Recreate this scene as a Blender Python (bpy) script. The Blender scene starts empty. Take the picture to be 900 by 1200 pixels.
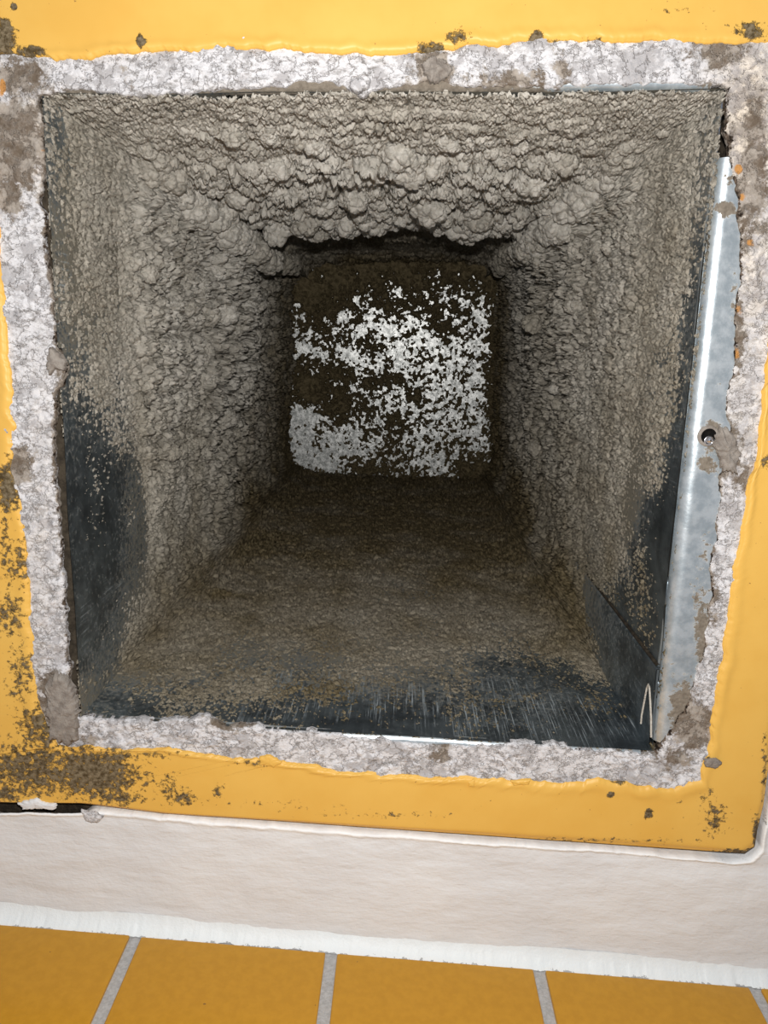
import bpy, bmesh, math, random
import numpy as np
from mathutils import Matrix, Vector

# ---------------------------------------------------------------- frame of reference
FPX = 900.0                      # focal length in pixels of the 900x1200 frame
H = 0.31                         # camera -> ceiling, metres
CZ = 1.95                        # camera height
def ray(p): return np.array([p[0]-450.0, 600.0-p[1], -FPX])
ZC = np.array([473-450.0, 600-391.0, -FPX]); ZC /= np.linalg.norm(ZC)      # world up seen from the camera
_a = ray((0, 1075)); _a = _a/(_a@ZC); _b = ray((900, 1150)); _b = _b/(_b@ZC)
XC = _b-_a; XC -= (XC@ZC)*ZC; XC /= np.linalg.norm(XC)                      # world X runs along the tiled wall
R = np.array([XC, np.cross(ZC, XC), ZC])
def P(p, z=H):
    """photo direction -> point in the horizontal plane z above the camera"""
    r = R@ray(p); return np.array([r[0]/r[2]*z, r[1]/r[2]*z, CZ+z])

# ---------------------------------------------------------------- camera, light, exposure
S = bpy.context.scene
cam_d = bpy.data.cameras.new('camera'); cam = bpy.data.objects.new('camera', cam_d); S.collection.objects.link(cam)
cam_d.sensor_fit = 'VERTICAL'; cam_d.sensor_height = 24; cam_d.sensor_width = 18; cam_d.lens = FPX/1200*24
cam_d.clip_start = 0.005; cam_d.clip_end = 50
M4 = Matrix([list(R[0])+[0], list(R[1])+[0], list(R[2])+[CZ], [0, 0, 0, 1]]); cam.matrix_world = M4
S.camera = cam
vs = S.view_settings; vs.view_transform = 'Standard'; vs.look = 'None'; vs.gamma = 1; vs.use_curve_mapping = False
vs.exposure = 0.0
w = bpy.data.worlds.new('world'); S.world = w; w.use_nodes = True
w.node_tree.nodes['Background'].inputs[0].default_value = (0.80, 0.86, 1.0, 1)
w.node_tree.nodes['Background'].inputs[1].default_value = 0.20
ld = bpy.data.lights.new('phone_flash', 'POINT'); ld.energy = 5.5; ld.color = (1, 0.975, 0.94); ld.shadow_soft_size = 0.004
lo = bpy.data.objects.new('phone_flash', ld); S.collection.objects.link(lo)
lo.location = Vector(R@np.array([0.004, 0.026, 0.0]))+Vector((0, 0, CZ))

# ---------------------------------------------------------------- numpy noise
def _h(ix, iy, seed):
    n = (ix.astype(np.int64)*374761393 + iy.astype(np.int64)*668265263 + seed*974711) & 0x7fffffff
    n = ((n ^ (n >> 13))*1274126177) & 0x7fffffff
    n = ((n ^ (n >> 15))*2246822519) & 0x7fffffff
    return ((n ^ (n >> 16)) & 0xfffff)/float(0xfffff)
def vnoise(x, y, seed=0):
    x = np.asarray(x, float); y = np.asarray(y, float)
    ix = np.floor(x); iy = np.floor(y); fx = x-ix; fy = y-iy
    fx = fx*fx*(3-2*fx); fy = fy*fy*(3-2*fy)
    a = _h(ix, iy, seed); b = _h(ix+1, iy, seed); c = _h(ix, iy+1, seed); d = _h(ix+1, iy+1, seed)
    return (a+(b-a)*fx)*(1-fy)+(c+(d-c)*fx)*fy            # 0..1
def fbm(x, y, seed=0, octv=4, gain=.5):
    s = 0; a = 1; t = 0
    for k in range(octv):
        s = s+a*vnoise(x*2**k+17.3*k, y*2**k-9.1*k, seed+k*31); t += a; a *= gain
    return s/t
def worley(x, y, seed=0):
    ix = np.floor(x); iy = np.floor(y)
    f1 = np.full(np.shape(x), 9.0); f2 = f1.copy(); cid = np.zeros(np.shape(x))
    for dx in (-1, 0, 1):
        for dy in (-1, 0, 1):
            cx = ix+dx; cy = iy+dy
            px = cx+.5+.85*(_h(cx, cy, seed)-.5); py = cy+.5+.85*(_h(cx, cy, seed+7)-.5)
            d = np.hypot(px-x, py-y); c = _h(cx, cy, seed+13)
            m = d < f1
            f2 = np.where(m, f1, np.minimum(f2, d)); cid = np.where(m, c, cid); f1 = np.where(m, d, f1)
    return f1, f2, cid
def lump(x, y, seed=0):
    """rounded cells with creases between, 0..1; and the random number of the cell"""
    f1, f2, c = worley(x, y, seed)
    return np.clip(1-f1*f1*1.3, 0, 1)*np.clip((f2-f1)*4, 0, 1)**.5, c
def sstep(a, b, x): t = np.clip((x-a)/(b-a), 0, 1); return t*t*(3-2*t)

# ---------------------------------------------------------------- object helpers
def tag(o, label=None, cat=None, group=None, kind=None):
    if label: o['label'] = label
    if cat: o['category'] = cat
    if group: o['group'] = group
    if kind: o['kind'] = kind
    return o
def empty(name, loc, label, cat):
    o = bpy.data.objects.new(name, None); S.collection.objects.link(o); o.location = Vector(loc)
    o.empty_display_size = .02; return tag(o, label, cat)
def link(name, me, mat, parent=None, smooth=False):
    o = bpy.data.objects.new(name, me); S.collection.objects.link(o)
    if mat: me.materials.append(mat)
    if smooth: me.polygons.foreach_set('use_smooth', [True]*len(me.polygons))
    if parent:
        o.parent = parent; o.matrix_parent_inverse = Matrix.Translation(-Vector(parent.location))
    return o
def grid_mesh(name, V, mat, parent=None, attrs=None, closed=False, smooth=True, keep=None, flip=False):
    """V: (rows, cols, 3) lattice; keep: optional (rows-1, cols-1) mask of faces"""
    r, c = V.shape[:2]
    idx = np.arange(r*c).reshape(r, c)
    if closed: idx = np.concatenate([idx, idx[:, :1]], 1)
    q = np.stack([idx[:-1, :-1], idx[:-1, 1:], idx[1:, 1:], idx[1:, :-1]], -1)
    if flip: q = q[..., ::-1]
    q = q.reshape(-1, 4) if keep is None else q[keep]
    used = np.unique(q); mp = np.full(r*c, -1, np.int64); mp[used] = np.arange(len(used)); q = mp[q]
    co = V.reshape(-1, 3)[used]
    me = bpy.data.meshes.new(name)
    me.vertices.add(len(co)); me.vertices.foreach_set('co', co.astype(np.float32).ravel())
    me.loops.add(q.size); me.loops.foreach_set('vertex_index', q.astype(np.int32).ravel())
    me.polygons.add(len(q)); me.polygons.foreach_set('loop_start', np.arange(0, q.size, 4, dtype=np.int32))
    me.polygons.foreach_set('loop_total', np.full(len(q), 4, np.int32))
    me.update(calc_edges=True); me.validate()
    for k, a in (attrs or {}).items():
        at = me.attributes.new(k, 'FLOAT', 'POINT'); at.data.foreach_set('value', np.asarray(a, np.float32).ravel()[used])
    return link(name, me, mat, parent, smooth)
def box_mesh(name, lo_, hi, mat, parent=None, bevel=0.0, jitter=0.0, seed=0):
    bm = bmesh.new(); bmesh.ops.create_cube(bm, size=1)
    rnd = random.Random(seed)
    for v in bm.verts: v.co = Vector([lo_[k]+(v.co[k]+.5)*(hi[k]-lo_[k])+rnd.uniform(-jitter, jitter) for k in range(3)])
    if bevel: bmesh.ops.bevel(bm, geom=bm.edges[:], offset=bevel, segments=3, affect='EDGES', profile=.6)
    me = bpy.data.meshes.new(name); bm.to_mesh(me); bm.free(); return link(name, me, mat, parent, bool(bevel))
def tube(name, pts, rad, mat, parent=None, seg=7):
    pts = [Vector(p) for p in pts]; rows = []
    for i, p in enumerate(pts):
        d = (pts[min(i+1, len(pts)-1)]-pts[max(i-1, 0)]).normalized()
        u = d.cross(Vector((.3, .9, .2))).normalized(); v = d.cross(u)
        rows.append([p+(u*math.cos(t)+v*math.sin(t))*rad for t in [2*math.pi*k/seg for k in range(seg)]])
    return grid_mesh(name, np.array([[list(q) for q in r] for r in rows]), mat, parent, closed=True)

# ---------------------------------------------------------------- materials
class Mat:
    def __init__(s, name, rough=.9, metal=0.0, spec=.3):
        s.m = bpy.data.materials.new(name); s.m.use_nodes = True; s.t = s.m.node_tree; s.b = s.t.nodes['Principled BSDF']
        s.b.inputs['Roughness'].default_value = rough; s.b.inputs['Metallic'].default_value = metal
        s.b.inputs['Specular IOR Level'].default_value = spec
        s.g = s.t.nodes.new('ShaderNodeNewGeometry')
    def n(s, typ, ins=None, **kw):
        nd = s.t.nodes.new(typ)
        for k, v in kw.items(): setattr(nd, k, v)
        for k, v in (ins or {}).items():
            if isinstance(v, bpy.types.NodeSocket): s.t.links.new(v, nd.inputs[k])
            else: nd.inputs[k].default_value = v
        return nd
    def attr(s, a): return s.n('ShaderNodeAttribute', attribute_name=a).outputs['Fac']
    def noise(s, scale, detail=4, rough=.6, vec=None, typ='FBM'):
        return s.n('ShaderNodeTexNoise', {'Vector': vec or s.g.outputs['Position'], 'Scale': scale, 'Detail': detail, 'Roughness': rough}).outputs['Fac']
    def math(s, op, a, b=0.0, c=0.0, clamp=False):
        nd = s.n('ShaderNodeMath', {0: a, 1: b, 2: c}, operation=op); nd.use_clamp = clamp; return nd.outputs[0]
    def ramp(s, x, a, b, lo=0.0, hi=1.0):
        return s.n('ShaderNodeMapRange', {'Value': x, 'From Min': a, 'From Max': b, 'To Min': lo, 'To Max': hi}, interpolation_type='SMOOTHSTEP').outputs['Result']
    def mix(s, f, a, b):
        nd = s.t.nodes.new('ShaderNodeMix'); nd.data_type = 'RGBA'
        for sock, v in ((nd.inputs[0], f), (nd.inputs[6], a), (nd.inputs[7], b)):
            if isinstance(v, bpy.types.NodeSocket): s.t.links.new(v, sock)
            elif isinstance(v, (tuple, list)): sock.default_value = (*v, 1) if len(v) == 3 else v
            else: sock.default_value = v
        return nd.outputs[2]
    def mapping(s, scale, rot=(0, 0, 0)):
        return s.n('ShaderNodeMapping', {'Vector': s.g.outputs['Position'], 'Scale': scale, 'Rotation': rot}).outputs[0]
    def set(s, k, v):
        if isinstance(v, bpy.types.NodeSocket): s.t.links.new(v, s.b.inputs[k])
        else: s.b.inputs[k].default_value = v
    def bump(s, h, dist, strength=1.0, prev=None):
        ins = {'Height': h, 'Distance': dist, 'Strength': strength}
        if prev is not None: ins['Normal'] = prev
        o = s.n('ShaderNodeBump', ins).outputs[0]; s.set('Normal', o); return o

def m_dust():
    m = Mat('dust', 1.0, 0, .05)
    f = m.noise(260, 5, .7)
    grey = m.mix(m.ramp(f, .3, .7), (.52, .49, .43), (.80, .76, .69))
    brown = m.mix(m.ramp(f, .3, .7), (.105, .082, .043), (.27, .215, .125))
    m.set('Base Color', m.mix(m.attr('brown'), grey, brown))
    b = m.bump(m.noise(900, 4, .75), .0012, .9)
    m.bump(m.noise(300, 3, .6), .002, .6, b); return m.m
def m_galv():
    # zinc coated sheet: blue grey, with a film of dust, streaks and scratches
    m = Mat('galvanised_sheet', .38, .9, .5)
    sp = m.n('ShaderNodeTexVoronoi', {'Vector': m.g.outputs['Position'], 'Scale': 130}, feature='F1').outputs['Color']
    spang = m.n('ShaderNodeSeparateColor', {0: sp}).outputs[0]
    c = m.mix(spang, (.22, .27, .30), (.33, .39, .43))
    c = m.mix(m.ramp(m.noise(60, 5, .7), .35, .7), c, (.12, .145, .165))
    film = m.math('ADD', m.attr('film'), m.math('MULTIPLY', m.math('SUBTRACT', m.noise(420, 6, .75), .5), 1.6))
    film = m.ramp(film, .35, .75)
    v1 = m.mapping((1100, 1100, 30), (0, .55, 0)); v2 = m.mapping((800, 800, 26), (0, -.35, 0))
    s1 = m.ramp(m.noise(1.0, 4, .7, v1), .52, .68); s2 = m.ramp(m.noise(1.0, 4, .7, v2), .54, .70)
    sc = m.math('MULTIPLY', m.math('MAXIMUM', s1, s2), m.ramp(m.math('ADD', m.attr('scratch'), m.math('MULTIPLY', m.math('SUBTRACT', m.noise(55, 3), .5), 1.3)), .35, .8))
    c = m.mix(film, c, (.22, .20, .155)); c = m.mix(sc, c, (.42, .47, .49))
    m.set('Base Color', c)
    m.set('Metallic', m.math('SUBTRACT', .85, m.math('MAXIMUM', m.math('MULTIPLY', film, .8), m.math('MULTIPLY', sc, .75)), clamp=True))
    m.set('Roughness', m.math('ADD', .36, m.math('MULTIPLY', film, .5)))
    m.bump(m.noise(500, 5, .7), .0008, m.ramp(film, 0, 1, .1, .8)); return m.m
def m_flange():
    m = Mat('bright_galvanised_flange', .42, .75, .5)
    c = m.mix(m.ramp(m.noise(170, 5, .65), .35, .65), (.52, .59, .63), (.76, .82, .85))
    d = m.ramp(m.math('ADD', m.attr('dirt'), m.math('MULTIPLY', m.math('SUBTRACT', m.noise(330, 5, .7), .5), 1.4)), .45, .6)
    m.set('Base Color', m.mix(d, c, m.mix(m.noise(500, 4), (.05, .035, .02), (.36, .31, .25))))
    m.set('Metallic', m.math('SUBTRACT', .7, m.math('MULTIPLY', d, .7)))
    m.set('Roughness', m.math('ADD', .33, m.math('MULTIPLY', d, .55)))
    m.bump(m.noise(400, 4), .0008, m.ramp(d, 0, 1, .12, 1)); return m.m
def dirtmask(m, name='dirt', s=380, amp=1.5):
    n = m.math('SUBTRACT', m.noise(s, 6, .72), .5)
    return m.ramp(m.math('ADD', m.attr(name), m.math('MULTIPLY', n, amp)), .42, .60)
def m_yellow():
    m = Mat('yellow_wall_paint', .48, 0, .35)
    c = m.mix(m.ramp(m.noise(28, 4), .3, .7), (.76, .435, .085), (.80, .48, .105))
    d = dirtmask(m)
    c2 = m.mix(m.ramp(m.noise(520, 4, .7), .35, .65), (.070, .046, .018), (.23, .18, .11))
    sp = m.ramp(m.noise(640, 2, .5), .745, .775)
    c = m.mix(m.math('MULTIPLY', sp, .8), c, (.30, .16, .05))
    m.set('Base Color', m.mix(d, c, c2)); m.set('Roughness', m.math('ADD', .45, m.math('MULTIPLY', d, .5)))
    b = m.bump(m.noise(45, 3), .0012, .12)
    m.bump(m.math('ADD', m.math('MULTIPLY', m.noise(420, 4, .7), d), m.math('MULTIPLY', d, .6)), .0010, .7, b); return m.m
def m_plaster():
    m = Mat('bare_grey_white_plaster', .95, 0, .12)
    v = m.mapping((260, 520, 300), (0, 0, .5))
    c = m.mix(m.ramp(m.noise(1.0, 6, .75, v), .36, .54), (.36, .345, .34), (.74, .73, .745))
    c = m.mix(m.ramp(m.noise(110, 5, .7), .49, .60), c, (.47, .455, .46))
    cr = m.math('ABSOLUTE', m.math('SUBTRACT', m.noise(150, 4, .65), .5))
    c = m.mix(m.ramp(cr, .002, .016, .5, 0), c, (.17, .14, .12))
    d = dirtmask(m, 'dirt', 200, 1.4)
    c2 = m.mix(m.ramp(m.noise(150, 5, .7), .36, .66), (.15, .115, .085), (.42, .37, .32))
    c = m.mix(m.attr('cream'), c, m.mix(m.ramp(m.noise(180, 5, .7), .45, .6), (.36, .31, .27), (.80, .70, .58)))
    c = m.mix(d, c, c2)
    r = m.ramp(m.math('ADD', m.attr('rust'), m.math('MULTIPLY', m.math('SUBTRACT', m.noise(180, 3), .5), 1.0)), .55, .7)
    c = m.mix(r, c, (.55, .27, .09))
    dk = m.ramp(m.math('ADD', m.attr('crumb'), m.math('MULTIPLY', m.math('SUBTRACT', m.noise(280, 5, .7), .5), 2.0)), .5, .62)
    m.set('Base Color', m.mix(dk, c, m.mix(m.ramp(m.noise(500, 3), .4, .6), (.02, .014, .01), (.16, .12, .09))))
    b = m.bump(m.ramp(cr, 0, .03), .0008, .6); m.bump(m.noise(420, 5, .75), .0013, .7, b); return m.m
def m_white():
    m = Mat('white_ceiling_paint', .6, 0, .3)
    v = m.mapping((35, 110, 35), (0, 0, .12))
    br = m.noise(1.0, 5, .65, v)
    c = m.mix(m.ramp(m.noise(20, 3), .3, .7), (.74, .745, .755), (.79, .795, .80))
    d = dirtmask(m, 'dirt', 260, 1.2)
    c = m.mix(m.attr('lip'), c, (.92, .93, .93))  # light caught by the edge lip, put into the paint as a whiter colour
    m.set('Base Color', m.mix(d, c, (.05, .042, .03)))
    b = m.bump(br, .0018, .55); m.bump(m.noise(70, 4, .6), .002, .45, b); return m.m
def m_caulk():
    m = Mat('white_caulk', .5, 0, .4)
    d = m.ramp(m.math('ADD', m.attr('dirt'), m.math('MULTIPLY', m.math('SUBTRACT', m.noise(330, 4, .7), .5), 1.5)), .5, .58)
    m.set('Base Color', m.mix(d, (.82, .86, .87), (.40, .41, .41))); m.bump(m.noise(420, 4, .7), .0008, .4); return m.m
def m_tile():
    m = Mat('orange_glazed_tile', .32, 0, .30)
    c = m.mix(m.ramp(m.noise(240, 4, .6), .3, .7), (.49, .238, .016), (.54, .268, .020))
    m.set('Base Color', m.mix(m.ramp(m.noise(300, 1), .80, .82), c, (.2, .1, .03))); m.bump(m.noise(90, 4), .0008, .25); return m.m
def m_grout():
    m = Mat('grey_grout', .9, 0, .1)
    m.set('Base Color', m.mix(m.ramp(m.noise(500, 5, .7), .3, .7), (.36, .36, .355), (.50, .50, .50))); m.bump(m.noise(700, 4), .0008, .7); return m.m
def m_plain(name, a, b, s=300, rough=.95, bd=.001):
    m = Mat(name, rough, 0, .15); m.set('Base Color', m.mix(m.ramp(m.noise(s, 5, .7), .35, .65), a, b)); m.bump(m.noise(s*1.7, 4, .7), bd, .9); return m.m
def m_end():
    # sheet closing the far end: zinc with chalky white bloom, seen square-on by the light
    m = Mat('white_bloomed_end_sheet', .55, .35, .5)
    f = m.noise(210, 6, .8)
    m.set('Base Color', m.mix(m.ramp(f, .38, .62), (.30, .31, .30), (.93, .94, .92)))
    m.set('Metallic', m.ramp(m.noise(90, 4), .45, .65, .75, .95)); m.set('Roughness', .42)
    m.bump(m.noise(420, 5, .75), .0008, .15); return m.m
DUST, GALV, FLANGE, YEL, PLA, WHI, CAU, TIL, GRO, ENDM = m_dust(), m_galv(), m_flange(), m_yellow(), m_plaster(), m_white(), m_caulk(), m_tile(), m_grout(), m_end()
MORT = m_plain('grey_brown_mortar', (.22, .19, .165), (.33, .295, .26), 260)
BOARD = m_plain('dark_backing_board', (.03, .024, .018), (.07, .056, .04), 200)
THR = m_plain('pale_thread', (.50, .46, .40), (.66, .62, .55), 500)
STEEL = Mat('bright_screw_steel', .25, .9, .5); STEEL.set('Base Color', (.8, .8, .84, 1)); STEEL = STEEL.m

# ---------------------------------------------------------------- contours taken from the photograph (top, right, bottom, left)
def resample(pl, n):
    pl = np.array(pl, float); d = np.r_[0, np.cumsum(np.hypot(*np.diff(pl, axis=0).T))]
    t = np.linspace(0, d[-1], n, endpoint=False); return np.stack([np.interp(t, d, pl[:, 0]), np.interp(t, d, pl[:, 1])], 1)
def contour(sides, ns):
    return np.concatenate([resample(s, n) for s, n in zip(sides, ns)])
NS = (620, 560, 620, 560)
RIM_IN = [[(44, 112), (95, 103), (150, 112), (200, 108), (300, 104), (350, 96), (400, 101), (425, 112), (450, 100), (520, 97), (600, 102), (700, 99), (800, 97), (856, 102)],
          [(856, 102), (853, 140), (858, 200), (866, 260), (868, 320), (863, 380), (858, 430), (852, 480), (858, 520), (845, 560), (842, 620), (834, 660), (830, 720), (820, 780), (808, 820), (785, 860), (768, 884)],
          [(768, 884), (700, 880), (640, 873), (560, 874), (520, 873), (450, 866), (380, 860), (330, 857), (255, 850), (243, 840), (180, 845), (90, 843)],
          [(90, 843), (82, 800), (75, 730), (70, 640), (65, 560), (62, 500), (66, 455), (76, 430), (64, 400), (60, 350), (54, 290), (47, 230), (52, 180), (44, 112)]]
RIM_OUT = [[(-6, 62), (45, 67), (100, 68), (150, 61), (300, 56), (380, 61), (450, 63), (500, 60), (560, 52), (650, 48), (750, 46), (850, 49), (915, 46)],
           [(915, 46), (922, 200), (912, 350), (899, 430), (894, 480), (886, 540), (875, 580), (863, 660), (852, 740), (848, 775), (838, 820), (831, 880), (820, 912)],
           [(820, 912), (790, 925), (750, 920), (700, 915), (650, 918), (600, 915), (500, 911), (400, 904), (300, 893), (200, 880), (100, 876), (66, 876)],
           [(66, 876), (48, 835), (40, 800), (37, 750), (33, 700), (29, 650), (24, 600), (12, 550), (15, 500), (12, 450), (8, 400), (3, 330), (-2, 290), (-8, 200), (-6, 62)]]
PAN_OUT = [[(-330, -260), (450, -300), (1010, -280)], [(1010, -280), (975, 200), (935, 600), (902, 900), (896, 945), (889, 975), (886, 994), (874, 1002)],
           [(874, 1002), (700, 990), (500, 976), (300, 962), (190, 955), (110, 945), (90, 943), (0, 942), (-290, 922)], [(-290, 925), (-310, 300), (-330, -260)]]
def blobs(X, lst):
    """sum of soft round patches; X: lattice of photo positions (…,2); lst: (x, y, rx, ry, value)"""
    a = np.zeros(X.shape[:-1])
    for x, y, rx, ry, v in lst:
        d = ((X[..., 0]-x)/rx)**2+((X[..., 1]-y)/ry)**2
        a = np.maximum(a, v*np.exp(-d*.9))
    return a
def to_world(Q, z):
    r = np.stack([Q[..., 0]-450, 600-Q[..., 1], np.full(Q.shape[:-1], -FPX)], -1)@R.T
    return np.concatenate([r[..., :2]/r[..., 2:]*z, np.full(Q.shape[:-1]+(1,), CZ+z)], -1)
def ragged(C, amp, seed, freq=.055):
    """push a closed pixel contour in and out along its own normal"""
    t = np.roll(C, -3, 0)-np.roll(C, 3, 0); t /= np.linalg.norm(t, axis=1, keepdims=True)+1e-9
    n = np.stack([-t[:, 1], t[:, 0]], 1)
    k = (fbm(C[:, 0]*freq, C[:, 1]*freq, seed, 4, .55)-.5)*2*amp
    return C+n*k[:, None]

# ---------------------------------------------------------------- yellow surround and its bare plaster rim
sur = empty('vent_surround', P((450, 940), H), 'yellow painted ceiling surround framing the dirty square duct opening', 'surround')
rin = ragged(contour(RIM_IN, NS), 6, 3, .06); rout = contour(RIM_OUT, NS)
rows = 56; T = np.linspace(0, 1, rows)[:, None, None]
Q = rin[None]*(1-T)+(rout[None]+(rout-rin)[None]*.25)*T
W = to_world(Q, H-.0012)
rel = (fbm(W[..., 0]*260, W[..., 1]*260, 5, 4, .6)-.5)*.0026+(fbm(W[..., 0]*45, W[..., 1]*45, 6, 3)-.5)*.003
edge = np.clip(T[..., 0]*9, 0, 1); W[..., 2] += -rel*(.5+.5*edge)+(1-np.sqrt(1-(1-edge)**2+1e-9))*.0015
# the rim turns up behind its inner edge
fold = np.stack([W[0]+np.array([0, 0, d]) for d in (.0024, .0012)], 0); Qf = np.stack([Q[0]]*2, 0)
W[1:, :, 2] = np.minimum(W[1:, :, 2], CZ+H-.0009)
W = np.concatenate([fold, W]); Q = np.concatenate([Qf, Q])
dirt = blobs(Q, [(15, 170, 36, 60, .78), (20, 90, 40, 26, .62), (10, 230, 25, 30, .6), (150, 90, 16, 20, .3), (505, 80, 26, 20, .75), (600, 90, 60, 12, .45), (655, 80, 14, 20, .5),
                 (845, 60, 40, 22, .62), (885, 200, 22, 110, .52), (862, 150, 10, 40, .3), (840, 530, 28, 34, .85), (870, 560, 20, 20, .45), (868, 400, 12, 60, .42), (815, 850, 26, 36, .72), (795, 890, 30, 20, .4),
                 (836, 700, 12, 80, .35), (20, 545, 20, 25, .8), (60, 820, 24, 40, .6), (62, 300, 10, 60, .45), (70, 480, 10, 120, .40), (270, 850, 22, 10, .45), (515, 885, 14, 12, .5),
                 (250, 895, 40, 5, .4), (105, 868, 14, 8, .5), (700, 912, 20, 8, .4)])+.17
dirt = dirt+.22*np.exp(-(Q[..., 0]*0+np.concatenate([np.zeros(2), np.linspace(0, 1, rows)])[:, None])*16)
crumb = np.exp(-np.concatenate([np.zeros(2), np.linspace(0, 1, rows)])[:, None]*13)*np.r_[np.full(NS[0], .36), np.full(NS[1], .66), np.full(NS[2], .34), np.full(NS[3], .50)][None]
cream = blobs(Q, [(878, 150, 40, 120, 1.0), (880, 300, 40, 120, .6), (40, 160, 20, 60, .7), (870, 480, 30, 100, .35), (48, 620, 16, 200, .25)])
rust = blobs(Q, [(866, 197, 9, 9, .9), (870, 232, 8, 9, .8), (880, 285, 9, 9, .8), (866, 365, 9, 12, .75), (862, 412, 9, 14, .8), (3, 100, 6, 14, .9), (50, 175, 7, 7, .6)])
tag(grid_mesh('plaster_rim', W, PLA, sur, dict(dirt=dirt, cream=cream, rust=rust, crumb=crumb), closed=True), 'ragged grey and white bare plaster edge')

pin = ragged(rout, 5, 11, .06); pout = contour(PAN_OUT, NS); pout[:NS[0]] = resample(PAN_OUT[0], NS[0])
rows = 150; tt = np.r_[np.linspace(0, .5, 110, endpoint=False)**1.0, np.linspace(.5, 1, 40)]
T = tt[:, None, None]; Q = pin[None]*(1-T)+pout[None]*T; W = to_world(Q, H-.0026)
dist = np.linalg.norm(Q-pin[None], axis=-1)
W[..., 2] += (fbm(W[..., 0]*40, W[..., 1]*40, 21, 3)-.5)*.0005
W[..., 2] += .0008*np.exp(-(dist/3.0)**2)-.0007*np.exp(-((dist-9)/6.0)**2)*(fbm(W[..., 0]*90, W[..., 1]*90, 22, 3))
dout = np.linalg.norm(Q-pout[None], axis=-1); W[..., 2] += .0012*np.exp(-(dout/5.0)**2)
fi = np.stack([W[0]+np.array([0, 0, d]) for d in (.0028, .0014)], 0); fo = np.stack([W[-1]+np.array([0, 0, d]) for d in (.002, .005)], 0)
W = np.concatenate([fi, W, fo]); Q = np.concatenate([Q[:1], Q[:1], Q, Q[-1:], Q[-1:]])
dirt = blobs(Q, [(165, 48, 6, 9, .95), (17, 8, 5, 5, .95), (5, 45, 16, 30, .85), (35, 62, 22, 10, .75), (92, 58, 30, 14, .20), (505, 62, 22, 14, .80), (535, 42, 20, 14, .60), (628, 45, 10, 9, .85), (648, 48, 40, 5, .4),
                 (880, 36, 22, 14, .70), (800, 12, 60, 10, .32), (850, 30, 40, 14, .30), (700, 45, 30, 5, .4), (4, 480, 7, 30, .25), (10, 570, 20, 40, .75), (20, 660, 26, 50, .52), (10, 720, 30, 40, .52), (24, 790, 24, 60, .50), (5, 640, 8, 80, .5),
                 (50, 850, 40, 40, .62), (40, 900, 80, 44, .66), (110, 905, 66, 38, .78), (140, 935, 40, 14, .60), (170, 915, 22, 20, .45), (200, 925, 22, 28, .50), (215, 935, 18, 14, .60), (255, 925, 9, 14, .55), (190, 885, 40, 6, .50), (10, 930, 30, 16, .62),
                 (300, 940, 120, 8, .33), (450, 955, 160, 7, .36), (300, 895, 40, 5, .45), (520, 908, 34, 8, .40), (345, 950, 140, 14, .26), (700, 985, 200, 6, .42),
                 (838, 960, 22, 30, .52), (830, 935, 18, 20, .42), (760, 953, 7, 7, .85), (835, 893, 11, 7, .85), (716, 930, 6, 6, .75), (725, 916, 12, 6, .65), (896, 900, 8, 60, .50), (888, 980, 8, 30, .75), (865, 1000, 30, 6, .75), (795, 938, 9, 5, .5), (614, 942, 5, 5, .25), (898, 540, 10, 14, .6)])
tag(grid_mesh('painted_panel', W, YEL, sur, dict(dirt=dirt), closed=True), 'yellow painted panel, stained brown at its lower left')
# little lifted flakes of yellow paint along the lower edge of the rim
def plate(name, poly, z, th, mat, parent, seed=0, rough=.0006, n=26, dome=.3):
    """an irregular flat chip or lump with its own thickness, outline given where it lies"""
    rnd = np.random.RandomState(seed); C = resample(list(poly)+[poly[0]], n*4)
    C = C+(C-C.mean(0))/12*(fbm(C[:, 0]*.22, C[:, 1]*.22, seed, 3, .7)[:, None]-.5)*7
    c = C.mean(0); rr = np.r_[0.02, np.linspace(.15, .9, 9), .96, 1.0]
    Wp = np.stack([to_world(c+(C-c)*r, z) for r in rr])
    hgt = th*(1-dome*rr**2); hgt[-1] = 0; hgt[-2] = th*(1-dome)*.65
    Wp[..., 2] -= hgt[:, None]; Wp[:-1, :, 2] += (fbm(Wp[:-1, :, 0]*320, Wp[:-1, :, 1]*320, seed+5, 4)-.5)*rough*2
    return grid_mesh(name, Wp, mat, parent, closed=True)
flakes = [[(303, 886), (318, 884), (330, 892), (322, 898), (306, 895)], [(548, 915), (556, 912), (556, 920), (549, 921)], [(598, 914), (622, 912), (620, 918), (600, 919)]]
for i, f in enumerate(flakes): plate('paint_flake', f, H-.0022, .0016, YEL, sur, 40+i, .0004)

# ---------------------------------------------------------------- the ceiling, the caulk and the tiled wall
A = resample([(1085, -700), (985, 200), (943, 600), (908, 900), (902, 945), (895, 975), (893, 995), (880, 1009), (860, 1010), (700, 996), (500, 982), (300, 967), (190, 959), (110, 951), (88, 953), (0, 952), (-300, 936)], 1500)
Bp = resample([(1750, -1900), (1560, 300), (1500, 700), (1420, 1000), (1400, 1190), (1100, 1166), (900, 1150), (700, 1133), (500, 1117), (300, 1100), (150, 1088), (0, 1076), (-300, 1051)], 1500)
# match the two lines by the direction they are seen in
def ang(C): return np.unwrap(np.arctan2(C[:, 1]-500, C[:, 0]-300))
aA, aB = ang(A), ang(Bp); th = np.linspace(max(aA.min(), aB.min()), min(aA.max(), aB.max()), 1500)
sel = lambda C, a: np.stack([np.interp(th, a, C[:, 0]), np.interp(th, a, C[:, 1])], 1)
A, Bp = sel(A, aA), sel(Bp, aB)
A = A+np.stack([np.zeros(len(A)), (fbm(A[:, 0]*.05, A[:, 1]*.05, 61, 5, .6)-.5)*4], 1)
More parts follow.
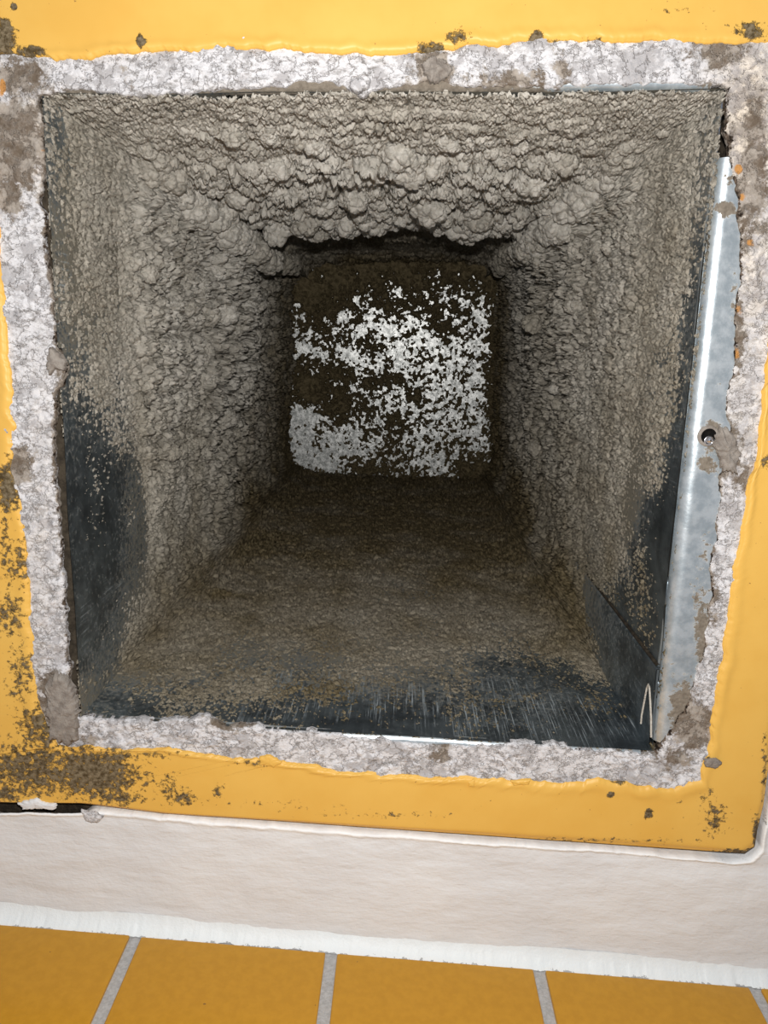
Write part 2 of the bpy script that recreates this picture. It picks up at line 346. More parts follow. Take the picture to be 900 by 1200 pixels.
# behind the yellow surround an added dark sheet keeps the gap black
opening = [P((50, 110)), P((850, 105)), P((765, 880)), P((95, 840))]
T = np.r_[np.linspace(0, .25, 50, endpoint=False), np.linspace(.25, 1, 60)][:, None, None]
Q = A[None]*(1-T)+Bp[None]*T; W = to_world(Q, H-.0015)
dist = np.linalg.norm(Q-A[None], axis=-1)
W[..., 2] -= .0009*np.exp(-((dist-2)/2.6)**2)*(.4+fbm(W[..., 0]*70, W[..., 1]*70, 62, 4)) + (fbm(W[..., 0]*16+W[..., 1]*9, W[..., 1]*55, 63, 4)-.5)*.0016+(fbm(W[..., 0]*38, W[..., 1]*38, 64, 3)-.5)*.0012
gap = sstep(112, 84, Q[0, :, 0])[:, None]                  # the paint stops short at the left end and leaves a black gap
under = lambda g, e, z: W[0]+np.concatenate([0*gap, g*gap+e*(1-gap), z+0*gap], 1)
W = np.concatenate([np.stack([under(.0060, -.0006, .009), under(.0022, -.0002, .003)]), W]); Q = np.concatenate([Q[:1], Q[:1], Q])
dirt = blobs(Q, [(30, 947, 60, 4, .9), (75, 951, 20, 3, .6), (860, 1008, 30, 3, .5), (897, 950, 4, 30, .5), (760, 1003, 20, 3, .5)])
lip_light = np.concatenate([np.zeros((2, dist.shape[1])), np.exp(-((dist-2)/3.2)**4)])*(.55+.45*sstep(.35, .6, fbm(Q[..., 0]*.04, Q[..., 1]*.04, 66, 3)))
ceil = grid_mesh('ceiling', W, WHI, None, dict(dirt=dirt, lip=lip_light)); tag(ceil, kind='structure')
# added backing ring round the duct, its dark colour standing for the void's shade
def quad_ring(inn, outr, z0, mat, name, parent):
    i4 = np.array(inn)[:, :2]; o4 = np.array(outr)[:, :2]
    V = np.zeros((4, 4, 3)); V[0, :, :2] = i4; V[1, :, :2] = i4; V[2, :, :2] = o4; V[3, :, :2] = o4
    V[0, :, 2] = z0+.02; V[1, :, 2] = z0; V[2, :, 2] = z0; V[3, :, 2] = z0+.02
    return grid_mesh(name, V, mat, parent, closed=True, smooth=False)
big = [P((-420, -420)), P((1750, -420)), P((1450, 1215)), P((-420, 1050))]
o2 = [np.array(o)+d for o, d in zip(opening, [(-.004, -.004, 0), (.010, -.004, 0), (.010, .004, 0), (-.004, .004, 0)])]
bb = quad_ring(o2, big, CZ+H+.0085, BOARD, 'void_backing', ceil); bb['kind'] = 'structure'

YW = 0.912*H                                   # front face of the tiles
x0w, x1w = -0.95*H, 1.30*H
wall = box_mesh('wall_back', (x0w, YW+.0016, CZ+H-.215), (x1w, YW+.03, CZ+H+.012), GRO); tag(wall, kind='structure')
zt = H*.974
def Xat(px, z):      # X of the wall plane under a photo column, at the tile's top edge
    return px
joints = []
for px in ((160, 1094), (388.5, 1113), (632.5, 1136), (885, 1158)):
    r = R@ray(px); joints.append(r[0]/r[1]*YW)
pitch = (joints[3]-joints[0])/3
joints = [joints[0]-2*pitch, joints[0]-pitch]+joints+[joints[3]+pitch, joints[3]+2*pitch]
jw = .0028
for row in range(2):
    zb = CZ+zt-row*(pitch)
    for k in range(len(joints)-1):
        a, b = joints[k]+jw, joints[k+1]-jw
        if a < x0w: a = x0w
        if b > x1w: b = x1w
        if b-a < .02: continue
        box_mesh('tile', (a, YW, zb-pitch+2*jw), (b, YW+.006, zb), TIL, wall, .0009, .00025, 10*row+k)
# caulk bead in the corner of ceiling and wall
nx = 1500; xs = np.linspace(x0w, x1w, nx); prof = np.linspace(0, 1, 26)
wv = fbm(xs*130, xs*0+1.5, 71, 5, .6); wv2 = fbm(xs*60, xs*0+4.5, 72, 4, .6)
y0 = YW-.0062-(wv2-.5)*.0010; zlow = .0064+(wv-.5)*.0034
V = np.zeros((26, nx, 3)); a = prof[:, None]*math.pi/2
V[..., 0] = xs
V[..., 1] = y0+(YW+.0012-y0)*(np.sin(a)*.55+prof[:, None]*.45)
V[..., 2] = CZ+H-.0012-zlow*((1-np.cos(a))*.55+prof[:, None]*.45)
V[..., 2] += (fbm(V[..., 0]*250, V[..., 1]*250+V[..., 2]*200, 73, 4)-.5)*.0005
pj = np.zeros((26, nx)); pj[:] = np.clip((prof[:, None]-.72)/.28, 0, 1)*.55+.04
tag(grid_mesh('caulk_bead', V, CAU, None, dict(dirt=pj)), 'bright white caulk bead between ceiling and orange tiles', 'caulk')

# ---------------------------------------------------------------- the duct
DEPTH = 3.02
o4 = np.array([[o[0], o[1]] for o in opening])           # TL TR BR BL of the opening, straight up
duct = empty('air_duct', (o4[:, 0].mean(), o4[:, 1].mean(), CZ+H), 'square galvanised metal air duct going up behind the ceiling opening', 'air duct')
names = ('top', 'right', 'bottom', 'left')
cen = o4.mean(0)
def side(k):
    a, b = o4[k], o4[(k+1) % 4]; t = (b-a)/np.linalg.norm(b-a); n = np.array([-t[1], t[0]])
    if n@(cen-a) < 0: n = -n
    return a, b, n
def wgrid(n): return 1/np.linspace(1.0, 1/DEPTH, n)      # z/H, even steps as seen from below
def project(Wp):
    c = (Wp-np.array([0, 0, CZ]))@R
    return np.stack([450+c[..., 0]/-c[..., 2]*FPX, 600-c[..., 1]/-c[..., 2]*FPX], -1)
FILM = [[(0, 0, .8), (.5, 0, .7), (1, 0, .7), (0, .3, 1), (1, .3, 1), (.1, .02, .55)],
        [(0, 0, .6), (.3, 0, .45), (.7, 0, .15), (1, 0, .15), (0, .3, 1), (.6, .25, .9), (1, .25, .25), (1, .6, .8), (.8, .1, .25)],
        [(0, 0, .15), (.5, 0, .1), (.8, 0, .25), (1, 0, .45), (0, .25, .3), (.5, .3, .8), (1, .2, .8), (.5, .2, .62), (.2, .17, .45), (0, .6, .9)],
        [(0, 0, .75), (.15, 0, .30), (.35, .1, .25), (.5, .15, .45), (.8, .1, .8), (1, 0, .4), (1, .3, 1), (0, .3, .8), (.3, .3, .6)]]
def idw(tab, U, Vv, p=3.0, sy=1.6):
    n = 0; d = 0
    for row in tab:
        u, v, val = row
        wgt = 1/((U-u)**2+((Vv-v)*sy)**2+.004)**(p/2); n = n+wgt*val; d = d+wgt
    return n/d
for k in range(4):
    a, b, n = side(k); m_, r_ = 260, 90
    U = np.linspace(0, 1, m_)[None, :]+np.zeros((r_, 1)); Wz = wgrid(r_)[:, None]+np.zeros((1, m_))
    V = np.zeros((r_, m_, 3)); V[..., :2] = a+(b-a)*U[..., None]; V[..., 2] = CZ+Wz*H
    bow = (fbm(U*6+k*9, Wz*3, 80+k, 2)-.5)*.0012; V[..., :2] += n*bow[..., None]
    if k == 1:                                            # the right wall stops where its flange begins to roll
        V[0, :, 2] += .003
    film = idw(FILM[k], U, Wz-1)
    sc = {0: 0*U, 1: np.exp(-((Wz-1.03)/.05)**2)*.4*(U > .2), 2: np.exp(-((Wz-1.1)/.13)**2)*np.clip(.35+.5*np.exp(-((U-.2)/.25)**2)+.4*np.exp(-((U-.62)/.2)**2), 0, .85),
          3: .55*np.exp(-((U-.17)/.12)**2-((Wz-1.13)/.12)**2)+.55*np.exp(-((U-.72)/.1)**2-((Wz-1.04)/.03)**2)+.25*np.exp(-((Wz-1.02)/.02)**2)}[k]
    tag(grid_mesh('duct_wall', V, GALV, duct, dict(film=film, scratch=sc), flip=False),
        ('dusty upper duct wall under the thick grey lumps', 'right duct wall with a bare metal strip along its edge', 'lower duct wall, dark bare metal scratched near the opening', 'left duct wall, dark metal bare at its lower end')[k])
# flanges: sheet rolled outward into the ceiling plane
def flange(k, wid, rad, u0, u1, lab, seg=14):
    a, b, n = side(k); m_ = 420; U = np.linspace(u0, u1, m_)
    base = a+(b-a)*U[:, None]; rows_ = []; dl = []
    lump_ = (fbm(U*14, U*0+k, 90+k, 3)-.5)*.0006
    for j in range(seg+1):
        t = j/seg*math.pi/2; rows_.append((-(1-math.cos(t))*rad, -math.sin(t)*rad+rad)); dl.append(0)
    for j in range(1, 9): rows_.append((-rad-(wid-rad)*j/8, 0.0)); dl.append(j/8)
    V = np.zeros((len(rows_), m_, 3))
    for j, (off, dz) in enumerate(rows_):
        V[j, :, :2] = base+n*(off+lump_[:, None]); V[j, :, 2] = CZ+H+dz-.0002+lump_
    q = project(V)
    d = np.array(dl)[:, None]**1.5*.45+blobs(q, [(834, 512, 17, 24, .85), (828, 545, 14, 14, .8), (850, 245, 20, 12, .8), (855, 200, 14, 40, .5), (845, 565, 12, 30, .3), (825, 660, 12, 60, .42), (822, 745, 14, 60, .62), (815, 690, 10, 40, .5), (800, 830, 22, 40, .85), (790, 800, 12, 40, .45), (860, 350, 8, 60, .45), (842, 440, 6, 50, .35)])
    if k == 0: d = d+.85-.95*blobs(q, [(740, 100, 90, 20, 1)])
    if k == 2: d = d+.45-.5*blobs(q, [(470, 865, 50, 20, 1)])
    return tag(grid_mesh('flange', V, FLANGE, duct, dict(dirt=d)), lab)
flange(1, .027, .0055, .085, .985, 'shiny bluish galvanised flange along the right edge')
flange(0, .012, .003, .02, .98, 'thin metal lip along the top edge')
flange(2, .012, .003, .02, .98, 'thin metal lip along the bottom edge')
# corner lock seam on the right wall beside the lower right corner
a, b, n = side(1); sY = P((757, 787))[1]; u_s = (sY-a[1])/(b[1]-a[1])
U = np.array([u_s-.004, u_s-.004, u_s, 1.0]); off = np.array([.0001, .0016, .0022, .0018])
zz = np.linspace(1.004, 1.7, 120); V = np.zeros((120, 4, 3))
for j in range(4):
    V[:, j, :2] = (a+(b-a)*U[j]+n*off[j])[None]+n[None]*((fbm(zz*20, zz*0+j, 95, 3)-.5)*.0008)[:, None]; V[:, j, 2] = CZ+zz*H
fl = np.clip(.25+(zz-1)*.9, 0, 1)[:, None]+np.zeros((1, 4)); scr = np.exp(-((zz-1.1)/.1)**2)[:, None]*.4+np.zeros((1, 4))
tag(grid_mesh('corner_seam', V, GALV, duct, dict(film=fl, scratch=scr), smooth=False), 'folded metal lock seam running up the lower right corner')
# a groove beside the seam
tube('seam_groove', [(*(a+(b-a)*(u_s-.006)+n*.0004), CZ+z*H) for z in np.linspace(1.01, 1.9, 20)], .0009, BOARD, duct)
# end sheet
ee = o4+(cen-o4)*-.02; V = np.zeros((40, 40, 3)); uu = np.linspace(0, 1, 40)
for i in range(40): V[i, :, :2] = (ee[0]+(ee[1]-ee[0])*uu[:, None])*(1-uu[i])+(ee[3]+(ee[2]-ee[3])*uu[:, None])*uu[i]
V[..., 2] = CZ+DEPTH*H-.002
tag(grid_mesh('end_panel', V, ENDM, duct, smooth=False), 'chalky white speckled sheet closing the far end')

# screw hole in the right flange: a collar, a dark sleeve and the bright tip of a screw
hc = P((830, 511), H); 
def ringmesh(name, c, prof_, mat, parent, n_=26):
    V = np.zeros((len(prof_), n_, 3)); t = np.linspace(0, 2*math.pi, n_, endpoint=False)
    for j, (r, z) in enumerate(prof_): V[j, :, 0] = c[0]+r*np.cos(t); V[j, :, 1] = c[1]+r*np.sin(t); V[j, :, 2] = c[2]+z
    return grid_mesh(name, V, mat, parent, closed=True)
VOID = m_plain('black_hole_inside', (.004, .004, .004), (.012, .01, .008), 400)
hole = ringmesh('screw_hole', hc, [(.0046, .0003), (.0042, -.0005), (.0036, -.0009), (.0031, -.0007)], MORT, duct)
ringmesh('hole_sleeve', hc, [(.0031, -.0007), (.0031, -.0005), (.0001, -.00045)], VOID, hole)
tip = empty('screw_tip', (hc[0], hc[1]+.0012, hc[2]-.001), 'tiny bright screw end in the black hole of the right flange', 'screw')
ringmesh('screw_shank', (hc[0]+.0002, hc[1]+.0014, hc[2]), [(.0014, .0005), (.0015, -.0012), (.0011, -.0021), (.0003, -.0026)], STEEL, tip)
ringmesh('washer_edge', (hc[0]+.0002, hc[1]+.0018, hc[2]), [(.0019, -.0006), (.0020, -.0010), (.0017, -.0012), (.0014, -.0010)], STEEL, tip)

# ---------------------------------------------------------------- the dust
dust = empty('dust_deposit', (o4[:, 0].mean(), o4[:, 1].mean(), CZ+H*1.1), 'thick lumpy grey and brown dust lining the inside of the duct', 'dust')
# thickness (in H) over each wall: (u along the wall, z/H, thickness, lump size in m, brownness)
TH = [  # top, u from left to right
    [(0, 1.0, .0005), (.5, 1.0, .001), (1, 1.0, .0005), (0, 1.15, .003), (.1, 1.1, .002), (.2, 1.2, .012), (.5, 1.15, .010), (.8, 1.2, .010), (1, 1.15, .004), (0, 1.4, .010), (.2, 1.4, .028), (.5, 1.4, .030), (.8, 1.4, .024), (1, 1.4, .010),
     (0, 1.7, .034), (.25, 1.65, .032), (.5, 1.65, .030), (.75, 1.65, .032), (1, 1.7, .030), (.2, 1.85, .036), (.5, 1.85, .031), (.8, 1.85, .036), (0, 1.9, .050), (1, 1.9, .046),
     (0, 2.3, .020), (.25, 2.2, .012), (.5, 2.2, .006), (.75, 2.2, .012), (1, 2.3, .020), (0, 3, .02), (.5, 3, .016), (1, 3, .02), (.5, 2.6, .004)],
    # right, u from top to bottom
    [(0, 1.0, .001), (.15, 1.0, -.001), (.3, 1.0, -.004), (.6, 1.0, -.005), (1, 1.0, -.005), (0, 1.15, .004), (.25, 1.12, .002), (.5, 1.12, .0015), (.7, 1.12, -.002), (1, 1.15, -.004), (0, 1.4, .010), (.3, 1.4, .010), (.6, 1.4, .006), (.8, 1.4, .001), (1, 1.35, -.002), (1, 1.5, .008), (.95, 1.6, .011),
     (0, 1.9, .046), (.1, 1.9, .034), (.3, 1.8, .026), (.6, 1.8, .016), (.85, 1.8, .006), (1, 1.8, .012), (0, 2.3, .030), (.3, 2.3, .024), (.6, 2.3, .018), (1, 2.3, .008), (0, 3, .02), (.5, 3, .018), (1, 3, .01)],
    # bottom, u from right to left
    [(0, 1.0, -.004), (.5, 1.0, -.004), (1, 1.0, -.002), (0, 1.2, -.003), (.3, 1.2, -.002), (.6, 1.2, -.001), (.85, 1.12, .0005), (1, 1.2, .001), (0, 1.5, .001), (.3, 1.45, .0022), (.6, 1.4, .0024), (1, 1.5, .003), (.5, 1.32, .0008), (.3, 2, .004), (.7, 2, .004), (0, 2, .006), (1, 2, .008), (0, 3, .010), (.5, 3, .008), (1, 3, .01)],
    # left, u from bottom to top
    [(0, 1.0, -.002), (.2, 1.0, -.007), (.4, 1.0, -.008), (.6, 1.0, -.004), (.6, 1.05, -.0015), (.8, 1.0, -.002), (1, 1.0, -.001), (0, 1.2, .000), (.12, 1.15, -.004), (.22, 1.2, -.006), (.3, 1.15, -.007), (.3, 1.25, -.004), (.42, 1.12, -.004), (.55, 1.15, .001), (.8, 1.15, .002), (1, 1.15, .002),
     (0, 1.5, .004), (.2, 1.45, .007), (.4, 1.4, .014), (.6, 1.4, .020), (.8, 1.4, .022), (1, 1.4, .018), (0, 1.9, .010), (.3, 1.9, .024), (.6, 1.9, .034), (.85, 1.9, .042), (1, 1.9, .050), (0, 2.4, .010), (.3, 2.4, .020), (.6, 2.4, .024), (1, 2.4, .024), (0, 3, .010), (.5, 3, .016), (1, 3, .02)]]
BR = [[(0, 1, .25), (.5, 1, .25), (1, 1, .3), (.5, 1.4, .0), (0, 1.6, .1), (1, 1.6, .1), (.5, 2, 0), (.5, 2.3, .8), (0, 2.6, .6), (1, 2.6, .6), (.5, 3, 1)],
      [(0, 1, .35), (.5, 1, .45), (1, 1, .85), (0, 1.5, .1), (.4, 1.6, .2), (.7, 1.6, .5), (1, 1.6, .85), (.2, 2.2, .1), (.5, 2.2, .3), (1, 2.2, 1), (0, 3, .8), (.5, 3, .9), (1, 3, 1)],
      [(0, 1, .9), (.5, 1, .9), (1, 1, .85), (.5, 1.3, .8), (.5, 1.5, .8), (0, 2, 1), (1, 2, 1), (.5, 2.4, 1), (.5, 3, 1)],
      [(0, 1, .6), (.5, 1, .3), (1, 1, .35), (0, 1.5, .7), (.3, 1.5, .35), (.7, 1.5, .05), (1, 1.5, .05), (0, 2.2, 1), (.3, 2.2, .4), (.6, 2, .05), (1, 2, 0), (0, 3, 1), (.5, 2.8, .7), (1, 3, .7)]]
CELL = [(.025, .95), (.014, .7), (.007, .6), (.020, .75)]
ROWS = 430; NCOL = (620, 460, 420, 520)
per = [np.linalg.norm(side(k)[1]-side(k)[0]) for k in range(4)]; cum = np.r_[0, np.cumsum(per)]
def dust_field(k, U, Wz):
    """thickness in metres, brownness, and slump towards the opening"""
    s = cum[k]+U*per[k]; z = Wz*H
    if k == 0: s = np.where(U < .0, s, s)
    t = idw(TH[k], U, Wz, 4.0, 1.9)*H
    thick = np.clip(t/.012, 0, 1)
    c = CELL[k][0]; zz = z*CELL[k][1]
    wx = (fbm(s*60, zz*60, 101, 4, .65)-.5)*.012; wy = (fbm(s*60, zz*60, 102, 4, .65)-.5)*.012
    l1, c1 = lump((s+wx)/c, (zz+wy)/c, 110); l2, c2 = lump((s+wx*.6)/(c*.45), (zz+wy*.6)/(c*.45), 120)
    l3, c3 = lump((s+wx*.3)/(c*.19)+.3*c1, (zz+wy*.3)/(c*.19), 130); l4 = fbm(s*1100, z*700, 140, 3, .6)
    big_ = fbm(s*22, z*14, 150, 2)
    ed = np.minimum(U, 1-U)*per[k]; top_ = {0: 1+0*U, 2: .45+0*U, 1: np.where(U < .5, 1, .45), 3: np.where(U > .5, 1, .45)}[k]
    t = t+.016*np.exp(-(ed/.020)**2)*sstep(1.08, 1.7, Wz)*top_
    cd = np.exp(-(ed/.022)**2); amp = np.clip(t*(1.2 if k == 0 else 1.5), 0, .019)*(1-.78*cd)
    h = t+amp*((l1-.55)*(.55+.5*c1)+(l2-.5)*.42*(.5+c2)+(l3-.5)*.26)+amp*(big_-.5)*.9
    grain = (l3*.5+l4-.75)*.0016*(.6+.6*(1-thick))+(l4-.5)*(.0010+.0022*thick)
    patch = (fbm(s*620, z*420, 160, 4, .75)-.5)*.0030*(1-thick)+(fbm(s*60, z*40, 161, 3)-.5)*.0016*(1-thick)
    h = h+grain+patch
    slump = amp*(1-cd)*(l1*.95+l2*.45)*(.7+.8*c1)
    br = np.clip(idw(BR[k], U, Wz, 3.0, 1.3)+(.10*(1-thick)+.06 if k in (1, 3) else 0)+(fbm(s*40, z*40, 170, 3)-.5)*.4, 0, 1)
    return h, br, slump
def cornered(k, U):
    """inward direction, turning through the corners"""
    n = side(k)[2]; e = .13
    npv = side((k-1) % 4)[2]; nnx = side((k+1) % 4)[2]
    w0 = np.clip(1-U/e, 0, 1)[..., None]**1.5; w1 = np.clip(1-(1-U)/e, 0, 1)[..., None]**1.5
    return n*(1-0*w0)+npv*w0+nnx*w1, w0[..., 0]+w1[..., 0]
fields = []
for k in range(4):
    U = (np.linspace(0, 1, NCOL[k]+1))[None, :]+np.zeros((ROWS, 1)); Wz = wgrid(ROWS)[:, None]+np.zeros((1, NCOL[k]+1)); Wz = np.minimum(Wz, DEPTH-.01)
    fields.append((U, Wz, *dust_field(k, U, Wz)))
# blend the height across each corner so neighbouring walls meet
for k in range(4):
    j = (k+1) % 4
    for q in (2, 3, 4):
        A_, B_ = fields[k][q], fields[j][q]; m = (A_[:, -1]+B_[:, 0])/2; da = m-A_[:, -1]; db = m-B_[:, 0]
        fa = np.linspace(0, 1, A_.shape[1]); fb = np.linspace(1, 0, B_.shape[1])
        A_ += da[:, None]*np.clip(1-(1-fa)/.06, 0, 1)[None]; B_ += db[:, None]*np.clip(1-(1-fb)/.06, 0, 1)[None]
labs = ('thick grey scaly lumps of dust hanging on the upper duct wall', 'fine grey granular dust on the right duct wall', 'thin brown fuzzy dust on the lower duct wall', 'lumpy grey dust on the left duct wall')
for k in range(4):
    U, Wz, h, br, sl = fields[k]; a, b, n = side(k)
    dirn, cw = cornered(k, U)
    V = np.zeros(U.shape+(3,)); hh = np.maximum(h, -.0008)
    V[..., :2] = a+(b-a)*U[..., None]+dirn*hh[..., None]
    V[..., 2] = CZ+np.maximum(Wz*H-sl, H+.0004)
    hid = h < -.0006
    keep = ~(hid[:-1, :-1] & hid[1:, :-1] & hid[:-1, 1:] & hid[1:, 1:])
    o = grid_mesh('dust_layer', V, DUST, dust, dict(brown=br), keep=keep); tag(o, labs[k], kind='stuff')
# dust on the end panel, open where the white shows
N = 430; uu = np.linspace(0, 1, N); V = np.zeros((N, N, 3))
for i in range(N): V[i, :, :2] = (o4[0]+(o4[1]-o4[0])*uu[:, None])*(1-uu[i])+(o4[3]+(o4[2]-o4[3])*uu[:, None])*uu[i]
V[..., 2] = CZ+DEPTH*H-.002
q = project(V)
cover = blobs(q, [(380, 295, 100, 62, 1.2), (470, 290, 100, 50, 1.2), (560, 290, 70, 60, 1.1), (345, 340, 30, 20, .7), (395, 345, 60, 20, .65), (362, 455, 26, 20, .95), (395, 475, 18, 26, .6), (385, 440, 30, 10, .6), (585, 420, 14, 200, .8), (326, 430, 10, 120, .55),
                  (450, 575, 200, 14, 1), (560, 548, 30, 12, .7), (448, 445, 34, 9, .62), (486, 462, 12, 10, .65), (500, 340, 60, 26, .55), (440, 400, 20, 14, .5), (520, 380, 26, 20, .35), (545, 340, 30, 30, .5), (430, 550, 30, 10, .5), (450, 500, 60, 30, .22)])
bare = blobs(q, [(452, 380, 12, 12, .30), (408, 372, 8, 10, .12), (350, 510, 24, 34, .45), (360, 540, 30, 14, .35), (512, 545, 20, 14, .35), (520, 490, 60, 50, .15), (560, 480, 22, 70, .15), (400, 510, 60, 30, .18), (540, 430, 40, 30, .10), (480, 375, 30, 20, .06)])
X, Y = V[..., 0], V[..., 1]
diag = vnoise((X*.78+Y*.62)*30, (Y*.78-X*.62)*-95, 201)     # raking streaks
fine = fbm(X*170, Y*170, 202, 5, .78)
hgt = (cover*1.25-bare*1.3-.20)*.012+(fine-.52)*.030+(diag-.5)*.013*np.clip(1-(q[..., 1]-330)/170, .1, 1)+(vnoise(X*360, Y*360, 204)-.5)*.010+.0020+(.5-fbm(X*30, Y*30, 203, 2))*.006
hgt = np.clip(hgt, -.0006, .010)*np.where(hgt > 0, 1, 1)
V[..., 2] -= hgt+.0*X
hid = hgt < -.0004; keep = ~(hid[:-1, :-1] & hid[1:, :-1] & hid[:-1, 1:] & hid[1:, 1:])
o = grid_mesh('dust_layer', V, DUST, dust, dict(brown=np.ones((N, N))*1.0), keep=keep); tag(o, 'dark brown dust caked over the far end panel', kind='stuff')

# separate clumps hanging along the lip of the thick upper dust
def clump_mesh(seed, brown=0.0):
    bm = bmesh.new(); bmesh.ops.create_icosphere(bm, subdivisions=5, radius=1)
    co = np.array([v.co[:] for v in bm.verts]); rnd = np.random.RandomState(seed)
    ce = rnd.normal(size=(16, 3)); ce /= np.linalg.norm(ce, axis=1, keepdims=True)
    ce2 = rnd.normal(size=(90, 3)); ce2 /= np.linalg.norm(ce2, axis=1, keepdims=True)
    d1 = np.sort(np.arccos(np.clip(co@ce.T, -1, 1)), 1); d2 = np.sort(np.arccos(np.clip(co@ce2.T, -1, 1)), 1)
    g = lambda d, r: np.clip(1-(d[:, 0]/r)**2, 0, 1)*np.clip((d[:, 1]-d[:, 0])/(r*.3), 0, 1)**.5
    rr = .72+.30*g(d1, .75)+.13*g(d2, .32)+.05*(fbm(co[:, 0]*9+seed, co[:, 1]*9+co[:, 2]*7, seed, 4)-.5)
    for v, r in zip(bm.verts, rr): v.co *= r
    me = bpy.data.meshes.new('dust_clump'); bm.to_mesh(me); bm.free(); me.materials.append(DUST)
    me.polygons.foreach_set('use_smooth', [True]*len(me.polygons))
    at = me.attributes.new('brown', 'FLOAT', 'POINT'); at.data.foreach_set('value', np.full(len(me.vertices), brown, np.float32)); return me
CM = [clump_mesh(s) for s in range(7)]; CB = [[clump_mesh(s+20*j, lv) for s in range(3)] for j, lv in enumerate((.25, .5, .8))]
lip = [(540, 262, 19), (508, 246, 12), (565, 268, 11), (588, 262, 12), (612, 256, 13), (480, 248, 12), (455, 250, 13), (430, 258, 13), (404, 264, 13), (385, 262, 10), (362, 272, 11), (345, 268, 12), (326, 272, 16), (305, 284, 12), (288, 292, 10), (640, 262, 12), (625, 276, 10), (418, 240, 12), (375, 240, 14), (340, 246, 13), (650, 240, 12), (300, 258, 12), (560, 240, 14), (525, 232, 12), (597, 236, 12), (445, 230, 13), (492, 226, 12), (470, 262, 7), (395, 278, 6), (520, 262, 8), (555, 280, 6)]
rnd = random.Random(5)
for i, (x, y, r) in enumerate(lip):
    z = H*(1.80+.05*rnd.uniform(-1, 1)-(265-y)*.006); c = P((x, y-4), z)
    o = bpy.data.objects.new('dust_clump', CM[i % 7]); S.collection.objects.link(o); o.parent = dust; o.matrix_parent_inverse = Matrix.Translation(-dust.location)
    s = r*z/FPX*1.02; o.location = Vector(c); o.scale = (s*1.15, s, s*1.25); o.rotation_euler = (rnd.uniform(-.4, .4), rnd.uniform(-.4, .4), rnd.uniform(0, 6.28))

pos = []
for k, cnt in ((0, 105), (3, 75), (1, 50)):
    U, Wz, h, br, sl = fields[k]; a, b, n = side(k); got = 0
    while got < cnt:
        u = rnd.random(); zw = rnd.uniform(1.12, 2.0 if k == 0 else 2.6)
        if k == 3 and u < .25: continue
        if k == 1 and u > .7: continue
        i = int(np.argmin(np.abs(Wz[:, 0]-zw))); j = int(u*(U.shape[1]-1)); hh = h[i, j]
        if hh < .004: continue
        rad = min(.0105, .0025+hh*rnd.uniform(.25, .55)) if k == 0 else min(.0065, .002+hh*rnd.uniform(.15, .38))
        d_, _c = cornered(k, np.array([[u]])); q = a+(b-a)*u+d_[0, 0]*(hh-rad*.35)
        p_ = (q[0], q[1], CZ+Wz[i, 0]*H-sl[i, j])
        if any((p_[0]-o_[0])**2+(p_[1]-o_[1])**2+(p_[2]-o_[2])**2 < (rad*.7+o_[3]*.7)**2 for o_ in pos): 
            if rnd.random() < .9: continue
        pos.append((*p_, rad, br[i, j])); got += 1
for k, u0, cnt in ((0, .02, 34), (0, .98, 34)):            # along the two upper corners of the duct
    U, Wz, h, br, sl = fields[k]; a, b, n = side(k)
    for q_ in range(cnt):
        zw = 1.15+1.5*(q_+rnd.random())/cnt; i = int(np.argmin(np.abs(Wz[:, 0]-zw))); u = u0+rnd.uniform(-.02, .05)*(1 if u0 < .5 else -1); u = min(max(u, 0), 1)
        j = int(u*(U.shape[1]-1)); hh = h[i, j]; rad = min(.0095, .003+.6*max(hh-.003, 0)*rnd.uniform(.6, 1.1)); d_, _c = cornered(k, np.array([[u]]))
        q = a+(b-a)*u+d_[0, 0]*(hh-rad*.2); pos.append((q[0], q[1], CZ+Wz[i, 0]*H, rad, br[i, min(max(j, 40), U.shape[1]-41)]))
for i, (x, y, z, rad, lv) in enumerate(pos):
    o = bpy.data.objects.new('dust_clump', CM[i % 7] if lv < .13 else CB[0 if lv < .38 else 1 if lv < .65 else 2][i % 3]); S.collection.objects.link(o); o.parent = dust; o.matrix_parent_inverse = Matrix.Translation(-dust.location)
    o.location = (x, y, z); o.scale = (rad*1.1, rad*1.1, rad*1.35); o.rotation_euler = (rnd.uniform(-.5, .5), rnd.uniform(-.5, .5), rnd.uniform(0, 6.28))

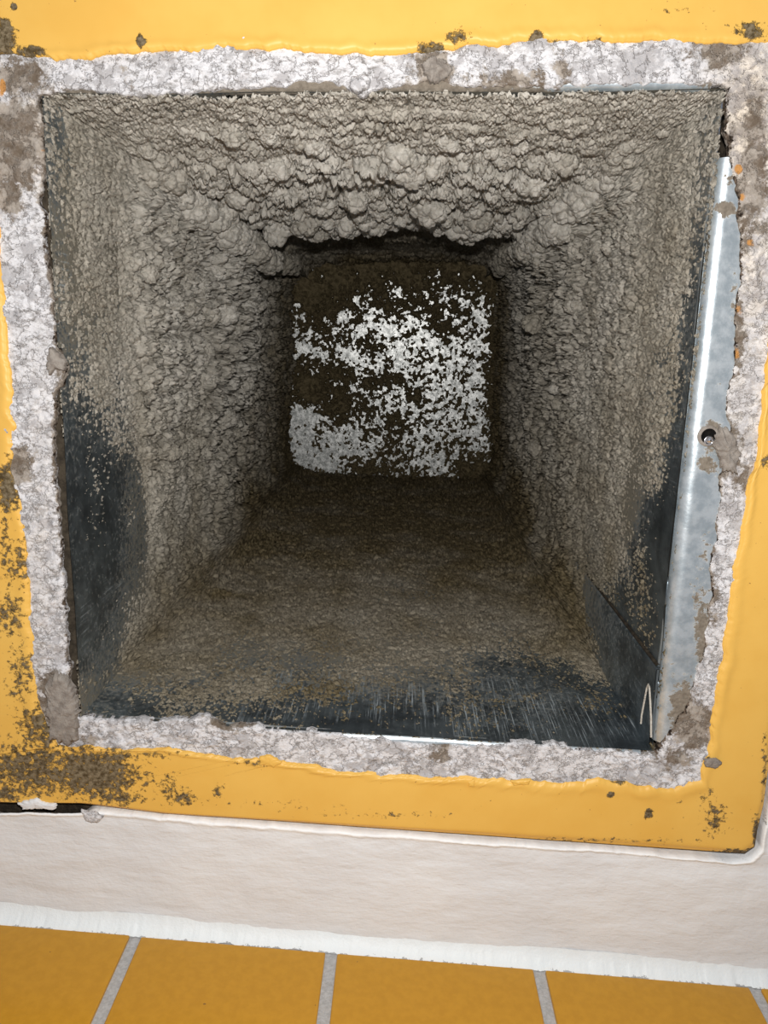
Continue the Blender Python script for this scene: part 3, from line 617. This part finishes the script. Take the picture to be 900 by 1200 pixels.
# ---------------------------------------------------------------- loose things
tag(plate('mortar_lump', [(57, 797), (70, 790), (82, 793), (90, 808), (93, 835), (92, 862), (86, 871), (62, 868), (58, 835)], H-.0015, .0040, MORT, None, 3, .0008, 40, .10), 'flat grey-brown mortar lump stuck on the lower left corner of the rim', 'mortar lump')
tag(plate('dust_flake', [(60, 408), (70, 412), (79, 424), (77, 434), (66, 432), (60, 440), (56, 425)], H-.001, .003, MORT, None, 8, .0006, 20), 'small grey flake sticking out from the middle of the left rim', 'flake')
tag(plate('dirt_clod', [(842, 498), (858, 505), (866, 530), (862, 556), (846, 552), (840, 535), (836, 520)], H-.0018, .0026, MORT, None, 12, .0016, 26), 'brown dirt clod beside the screw hole on the right', 'clod')
tag(plate('dirt_clod', [(494, 76), (505, 66), (520, 70), (530, 82), (520, 94), (508, 100), (498, 92)], H-.0018, .0026, MORT, None, 13, .0016, 26), 'brown dirt clod on the top rim under a dark smear', 'clod')
tag(plate('dirt_clod', [(824, 889), (838, 887), (846, 893), (838, 899), (826, 897)], H-.0030, .0018, MORT, None, 14, .0005, 16), 'small grey clod on yellow paint by the lower right rim corner', 'clod')
tag(plate('plaster_crumb', [(412, 92), (424, 88), (434, 94), (432, 106), (420, 112), (410, 104)], H-.0018, .0035, PLA, None, 15, .0008, 22), 'white plaster crumb hanging from the middle of the top rim', 'crumb')
tag(plate('plaster_crumb', [(20, 940), (34, 936), (44, 934), (52, 939), (66, 941), (64, 947), (48, 946), (26, 946)], H-.0022, .0020, WHI, None, 18, .0006, 24), 'white crumb stuck in the black gap at the lower left', 'crumb')
tag(plate('plaster_crumb', [(96, 948), (112, 950), (122, 956), (116, 962), (102, 960)], H-.002, .0022, PLA, None, 16, .0005, 16), 'pale crumb at the left end of the white ceiling edge', 'crumb')
def onwall(px, inset=.0):   # a point just in front of the right wall, seen at px
    r = R@ray(px); a, b, n = side(1); a = a+n*inset
    t = (a@n)/(r[:2]@n); return Vector((r[0]*t, r[1]*t, CZ+r[2]*t))
pts = [onwall(p, .004) for p in ((751, 848), (752, 838), (755, 822), (758, 806), (760, 802), (761, 806), (762, 822), (763, 842), (763, 864))]
tag(tube('thread', pts, .00045, THR, None, 6), 'pale looped thread hanging in the lower right duct corner', 'thread')
